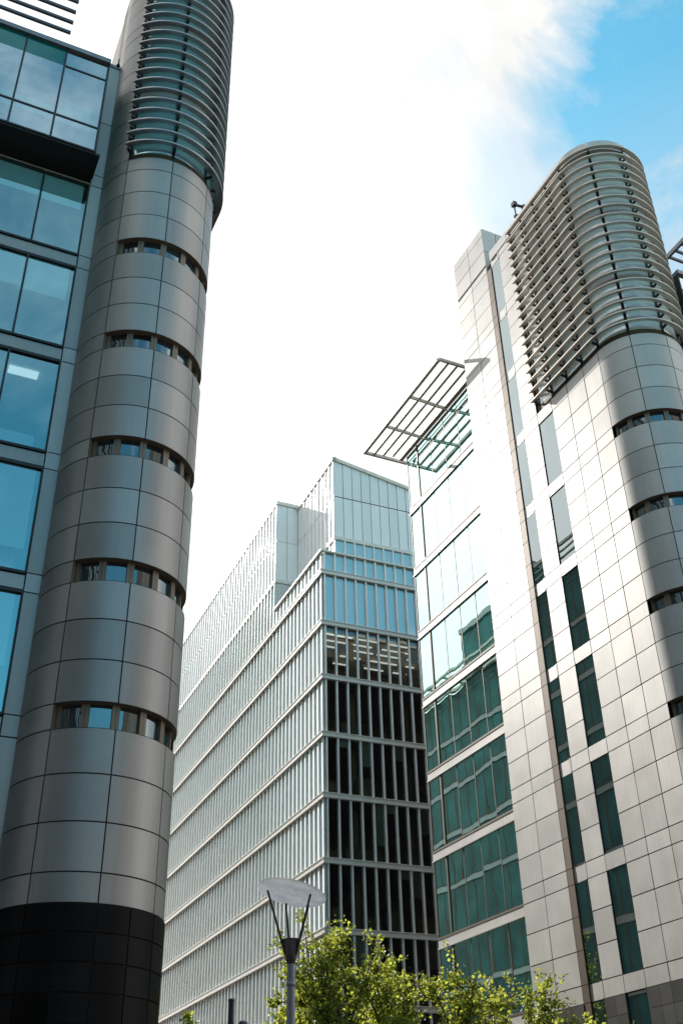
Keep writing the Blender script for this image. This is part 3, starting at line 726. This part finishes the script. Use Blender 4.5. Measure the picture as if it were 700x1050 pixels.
# ------------------------------------------------------------------ trees
def tree(label, az, d, top, rad, hgt, seed, n_limb=12, n_twig=16, leaf=0.16, lean=(0, 0), spikes=()):
    rnd = random.Random(seed)
    x, y = az_pos(az, d)
    t = thing('street_tree', label, 'tree', (x, y, 0), 'leafy street trees')
    tr = MB(); zc = top - hgt / 2
    base = top - hgt
    tr.tube([(x, y, 0), (x + .05, y, base * 0.5), (x - .03, y + .04, base + hgt * 0.35), (x, y, top - hgt * .3)], [0.17, 0.13, 0.08, 0.03], 9)
    leaves = []
    def spray(p, q, n, spread):
        for i in range(n):
            f = rnd.random() ** 0.7
            c = p.lerp(q, f) + Vector((rnd.gauss(0, spread), rnd.gauss(0, spread), rnd.gauss(0, spread)))
            leaves.append(c)
    tgt = []
    for i in range(n_limb):
        th = i * 2.4 + rnd.uniform(-.4, .4); ph_ = rnd.uniform(-0.5, 1.35)
        rr = rnd.uniform(0.72, 1.08)
        tgt.append(Vector((x + rad * rr * math.cos(th) * math.cos(ph_), y + rad * rr * math.sin(th) * math.cos(ph_), zc + hgt / 2 * rr * math.sin(ph_))))
    tgt.append(Vector((x + 0.05, y, top)))
    for (du, dz) in spikes: tgt.append(Vector((x + du * math.cos(R(az)), y - du * math.sin(R(az)), top + dz)))
    for e in tgt:
        h0 = base + rnd.uniform(-0.1, 0.45) * hgt
        s = Vector((x, y, h0)); mid_ = s.lerp(e, 0.5) + Vector((rnd.gauss(0, .2), rnd.gauss(0, .2), 0.25))
        tr.tube([tuple(s), tuple(mid_), tuple(e)], [0.055, 0.032, 0.01], 6)
        for k in range(n_twig):
            f = rnd.uniform(0.25, 1.0)
            p = (s.lerp(mid_, f * 2) if f < .5 else mid_.lerp(e, f * 2 - 1))
            dv = Vector((rnd.gauss(0, 1), rnd.gauss(0, 1), rnd.gauss(0.25, .7))).normalized() * rnd.uniform(0.3, 0.75) * (rad / 2.4)
            q2 = p + dv
            if k % 2 == 0: tr.tube([tuple(p), tuple(q2)], [0.012, 0.005], 4, cap=False)
            spray(p, q2, 18, 0.085)
        spray(mid_, e, 14, 0.12)
    tr.build('trunk', M['bark'], t)
    lf = MB()
    for c in leaves:
        a = Vector((rnd.gauss(0, 1), rnd.gauss(0, 1), rnd.gauss(-0.2, .6))).normalized()
        b = a.cross(Vector((rnd.gauss(0, 1), rnd.gauss(0, 1), rnd.gauss(0, 1)))).normalized(); nn = a.cross(b)
        s = leaf * rnd.uniform(0.45, 1.15); w_ = s * 0.42
        pts = [c, c + a * s * .35 + b * w_ + nn * s * .08, c + a * s * .75 + b * w_ * .75 + nn * s * .06, c + a * s * 1.05 - nn * s * .05, c + a * s * .75 - b * w_ * .75 + nn * s * .06, c + a * s * .35 - b * w_ + nn * s * .08, c + a * s * .5 - nn * s * .03]
        lf.add([tuple(p) for p in pts], [(0, 1, 6), (1, 2, 6), (2, 3, 6), (3, 4, 6), (4, 5, 6), (5, 0, 6)])
    lf.build('crown', M['leaf'], t)
tree('tallest leafy tree, just right of the street lamp', 24.2, 46.0, 11.5, 2.7, 6.4, 3, 18, 20)
tree('leafy green tree before the dark windows of the white block', 27.3, 47.0, 10.1, 2.8, 5.6, 5, 18, 20)
tree('leafy tree at the seam of the white block and the glass bays', 30.6, 44.0, 9.5, 2.8, 5.4, 8, 17, 20)
tree('thin sprayed tree before the foot of the sunlit stone fin', 34.0, 36.0, 7.0, 2.3, 4.6, 11, 15, 18, 0.14, spikes=((0.75, 0.45), (0.95, 0.1)))
tree('small tree top beside the foot of the dark round tower', 17.2, 50.0, 8.5, 1.3, 3.6, 14, 8, 13)
tree('low tree between the navy post and the street lamp', 21.6, 48.0, 8.1, 2.0, 4.2, 19, 13, 16)

tree('low leafy tree directly under the glass bays, beside the sunlit fin', 32.4, 42.0, 7.8, 2.0, 4.6, 23, 13, 18)
tree('small tree crown close behind the street lamp pole', 22.9, 49.0, 9.3, 1.5, 4.6, 27, 11, 17)

# ------------------------------------------------------------------ ground
def paving_mat(name, c1, c2, sx, sy):
    m, nt, out = nmat(name)
    p = N(nt, 'ShaderNodeBsdfPrincipled', Roughness=0.75)
    b = N(nt, 'ShaderNodeTexBrick', Scale=1.0); b.inputs['Color1'].default_value = (*c1, 1); b.inputs['Color2'].default_value = (*c2, 1); b.inputs['Mortar'].default_value = (0.08, 0.08, 0.08, 1)
    b.inputs['Mortar Size'].default_value = 0.008; b.inputs['Brick Width'].default_value = sx; b.inputs['Row Height'].default_value = sy
    L(nt, obj_coord(nt), b.inputs['Vector']); L(nt, b.outputs['Color'], p.inputs['Base Color']); L(nt, p.outputs[0], out.inputs[0]); return m
q = MB(); q.quad((-3000, -3000, -0.02), (3000, -3000, -0.02), (3000, 3000, -0.02), (-3000, 3000, -0.02)); structure(q.build('ground', plain_mat('asphalt', (0.09, 0.09, 0.09), 0.9, 0, 0.2, 3)))
q = MB(); q.box(-80, 12.5, -20, 120, -0.3, 0.0); q.box(19.5, 80, -20, 120, -0.3, 0.0); structure(q.build('pavement', paving_mat('pale_granite_paving', (0.15, 0.145, 0.14), (0.12, 0.118, 0.115), 0.9, 0.45)))

# ------------------------------------------------------------------ unseen blocks added behind and left of the camera for glass and panels to mirror
def block(label, x0, x1, y0, y1, h, fl=3.8, bay=3.2, side=False, wall='brick'):
    t = thing('reflection_block', label, 'building', ((x0 + x1) / 2, y1, 0))
    q = MB(); q.box(x0, x1, y0, y1, 0, h); q.build('wall', M[wall], t)
    z = 1.2
    while z + 2.4 < h:
        q = MB(); x = x0 + 0.8
        while x + bay < x1:
            q.box(x, x + bay - 1.0, y1 - 0.3, y1 + 0.02, z, z + 2.2); x += bay
        if side:
            y = y0 + 0.8
            while y + bay < y1: q.box(x1 - 0.3, x1 + 0.02, y, y + bay - 1.0, z, z + 2.2); y += bay
        q.build('window_row', M['block_glass'], t); z += fl
    q = MB(); q.box(x0 - 0.2, x1 + 0.2, y0 - .2, y1 + 0.25, h, h + 0.5); q.build('cornice', M['mid_band'], t)
block('unseen long brown brick block added to darken the low panel reflections', -70, 40, -62, -42, 30)
block('unseen tall dark brick block added at left to darken the round tower panels', -66, -27, -36, 22, 72, side=True, wall='dark_brick')
block('unseen tall brown tower added to be mirrored in the windows of the white block', 46, 100, -62, -34, 84)

# ------------------------------------------------------------------ sky, sun, camera
SUN_AZ, SUN_EL = -14.0, 35.0        # azimuth from +Y towards +X
w = bpy.data.worlds.new('World'); scene.world = w; w.use_nodes = True
nt = w.node_tree
for n in list(nt.nodes): nt.nodes.remove(n)
out = nt.nodes.new('ShaderNodeOutputWorld')
sky = N(nt, 'ShaderNodeTexSky', sky_type='NISHITA'); sky.sun_disc = False
sky.sun_elevation = R(SUN_EL); sky.sun_rotation = R(SUN_AZ); sky.air_density = 1.0; sky.dust_density = 0.6; sky.ozone_density = 2.0
tint = N(nt, 'ShaderNodeMix', data_type='RGBA', blend_type='MULTIPLY'); tint.inputs[0].default_value = 1.0
L(nt, sky.outputs[0], tint.inputs[6]); tint.inputs[7].default_value = (0.72, 1.45, 1.22, 1)
bg = N(nt, 'ShaderNodeBackground', Strength=0.13); L(nt, tint.outputs[2], bg.inputs['Color'])
tc = N(nt, 'ShaderNodeTexCoord')
nz = N(nt, 'ShaderNodeTexNoise', Scale=4.2, Detail=10.0, Roughness=0.62, Distortion=0.4); L(nt, tc.outputs['Generated'], nz.inputs['Vector'])
nz2 = N(nt, 'ShaderNodeTexNoise', Scale=1.4, Detail=3.0, Roughness=0.5); L(nt, tc.outputs['Generated'], nz2.inputs['Vector'])
def dotn(d):
    v = N(nt, 'ShaderNodeVectorMath', operation='DOT_PRODUCT'); v.inputs[1].default_value = d; L(nt, tc.outputs['Generated'], v.inputs[0]); return v.outputs['Value']
def mth(op, a, b=None, c=None, clamp=False):
    n = N(nt, 'ShaderNodeMath', operation=op); n.use_clamp = clamp
    for i, x in enumerate((a, b, c)):
        if x is None: continue
        if isinstance(x, (int, float)): n.inputs[i].default_value = x
        else: L(nt, x, n.inputs[i])
    return n.outputs[0]
CLEAR = (0.5492, 0.3169, 0.7732)     # where the sky opens up, top right of the view
ang = mth('ARCCOSINE', dotn(CLEAR))
# cover = 1 inside cloud: grows with angle from the opening, torn by noise; thins again behind the viewer
edge = mth('ADD', mth('MULTIPLY_ADD', nz.outputs['Fac'], 0.36, -0.18), mth('MULTIPLY_ADD', nz2.outputs['Fac'], 0.16, -0.08))
cover = mth('MULTIPLY', mth('SUBTRACT', mth('ADD', ang, edge), 0.118), 15.0, clamp=True)
def gap(d, rad, amt):
    g = mth('MULTIPLY', mth('SUBTRACT', mth('ADD', mth('ARCCOSINE', dotn(d)), mth('MULTIPLY', edge, 0.5)), rad), 22.0, clamp=True)
    return mth('MULTIPLY_ADD', g, amt, 1.0 - amt)
cover = mth('MULTIPLY', mth('MULTIPLY', cover, gap((0.4114, 0.5061, 0.7580), 0.030, 0.32)), gap((0.3098, 0.4930, 0.8130), 0.008, 0.22))
back = mth('MULTIPLY_ADD', mth('ADD', dotn((0.05, 1.0, 0.0)), mth('MULTIPLY_ADD', nz.outputs['Fac'], 1.6, -0.8)), 3.0, 2.4, clamp=True)
open2 = mth('MULTIPLY', mth('SUBTRACT', mth('ADD', mth('ARCCOSINE', dotn((0.05, -0.70, 0.71))), edge), 0.42), 5.0, clamp=True)
back = mth('MULTIPLY', back, mth('MAXIMUM', open2, mth('MULTIPLY', nz.outputs['Fac'], 0.34)))
zup = dotn((0, 0, 1))
pale = mth('MULTIPLY', mth('MULTIPLY', mth('SUBTRACT', 0.80, zup), 4.0, clamp=True), 0.8)
nz3 = N(nt, 'ShaderNodeTexNoise', Scale=9.0, Detail=9.0, Roughness=0.65, Distortion=0.6); L(nt, tc.outputs['Generated'], nz3.inputs['Vector'])
wisp = mth('MULTIPLY', mth('MULTIPLY', mth('SUBTRACT', nz3.outputs['Fac'], 0.47), 5.0, clamp=True), 0.55)
cover = mth('MAXIMUM', mth('MAXIMUM', cover, pale), wisp)
cover = mth('MULTIPLY', cover, back)
sunv = (math.sin(R(SUN_AZ)) * math.cos(R(SUN_EL)), math.cos(R(SUN_AZ)) * math.cos(R(SUN_EL)), math.sin(R(SUN_EL)))
glow = mth('POWER', mth('MAXIMUM', dotn(sunv), 0.0), 6.0)
bright = mth('MULTIPLY_ADD', glow, 0.46, 0.46)
cl = N(nt, 'ShaderNodeBackground'); cl.inputs['Color'].default_value = (1.0, 0.995, 0.985, 1)
front = mth('MULTIPLY', mth('MAXIMUM', mth('MULTIPLY', dotn((0.0, -1.0, 0.0)), 1.0), 0.0), 1.1)
br2 = mth('MULTIPLY', mth('ADD', bright, front), mth('ADD', mth('MULTIPLY_ADD', nz.outputs['Fac'], 0.9, 0.32), mth('MULTIPLY', nz2.outputs['Fac'], 0.6)))
L(nt, br2, cl.inputs['Strength'])
mix = N(nt, 'ShaderNodeMixShader'); L(nt, cover, mix.inputs[0]); L(nt, bg.outputs[0], mix.inputs[1]); L(nt, cl.outputs[0], mix.inputs[2])
L(nt, mix.outputs[0], out.inputs['Surface'])

sd = bpy.data.lights.new('sun', 'SUN'); sd.energy = 3.8; sd.angle = R(0.53); sd.color = (1.0, 0.94, 0.86)
so = bpy.data.objects.new('sun', sd); COL.objects.link(so)
so.rotation_euler = Vector(sunv).to_track_quat('Z', 'Y').to_euler()

cd = bpy.data.cameras.new('camera'); cam = bpy.data.objects.new('camera', cd); COL.objects.link(cam)
cd.sensor_fit = 'VERTICAL'; cd.sensor_height = 36.0; cd.lens = 36.0 * 1087.9 / 1050.0
cd.clip_start = 0.1; cd.clip_end = 9000
from mathutils import Matrix
r_ = Vector((0.90861942, -0.41715526, -0.01980509)); u_ = Vector((-0.21278311, -0.50323348, 0.83754368)); f_ = Vector((0.35935233, 0.75679426, 0.54601131))
cam.matrix_world = Matrix(((r_.x, u_.x, -f_.x, 0), (r_.y, u_.y, -f_.y, 0), (r_.z, u_.z, -f_.z, 1.6), (0, 0, 0, 1)))
scene.camera = cam
vs_ = scene.view_settings; vs_.view_transform = 'Standard'; vs_.look = 'None'; vs_.exposure = 0.85; vs_.gamma = 1.0; vs_.use_curve_mapping = False
scene.render.engine = 'CYCLES'
scene.cycles.use_denoising = True
scene.cycles.max_bounces = 8; scene.cycles.transparent_max_bounces = 12; scene.cycles.caustics_reflective = False; scene.cycles.caustics_refractive = False
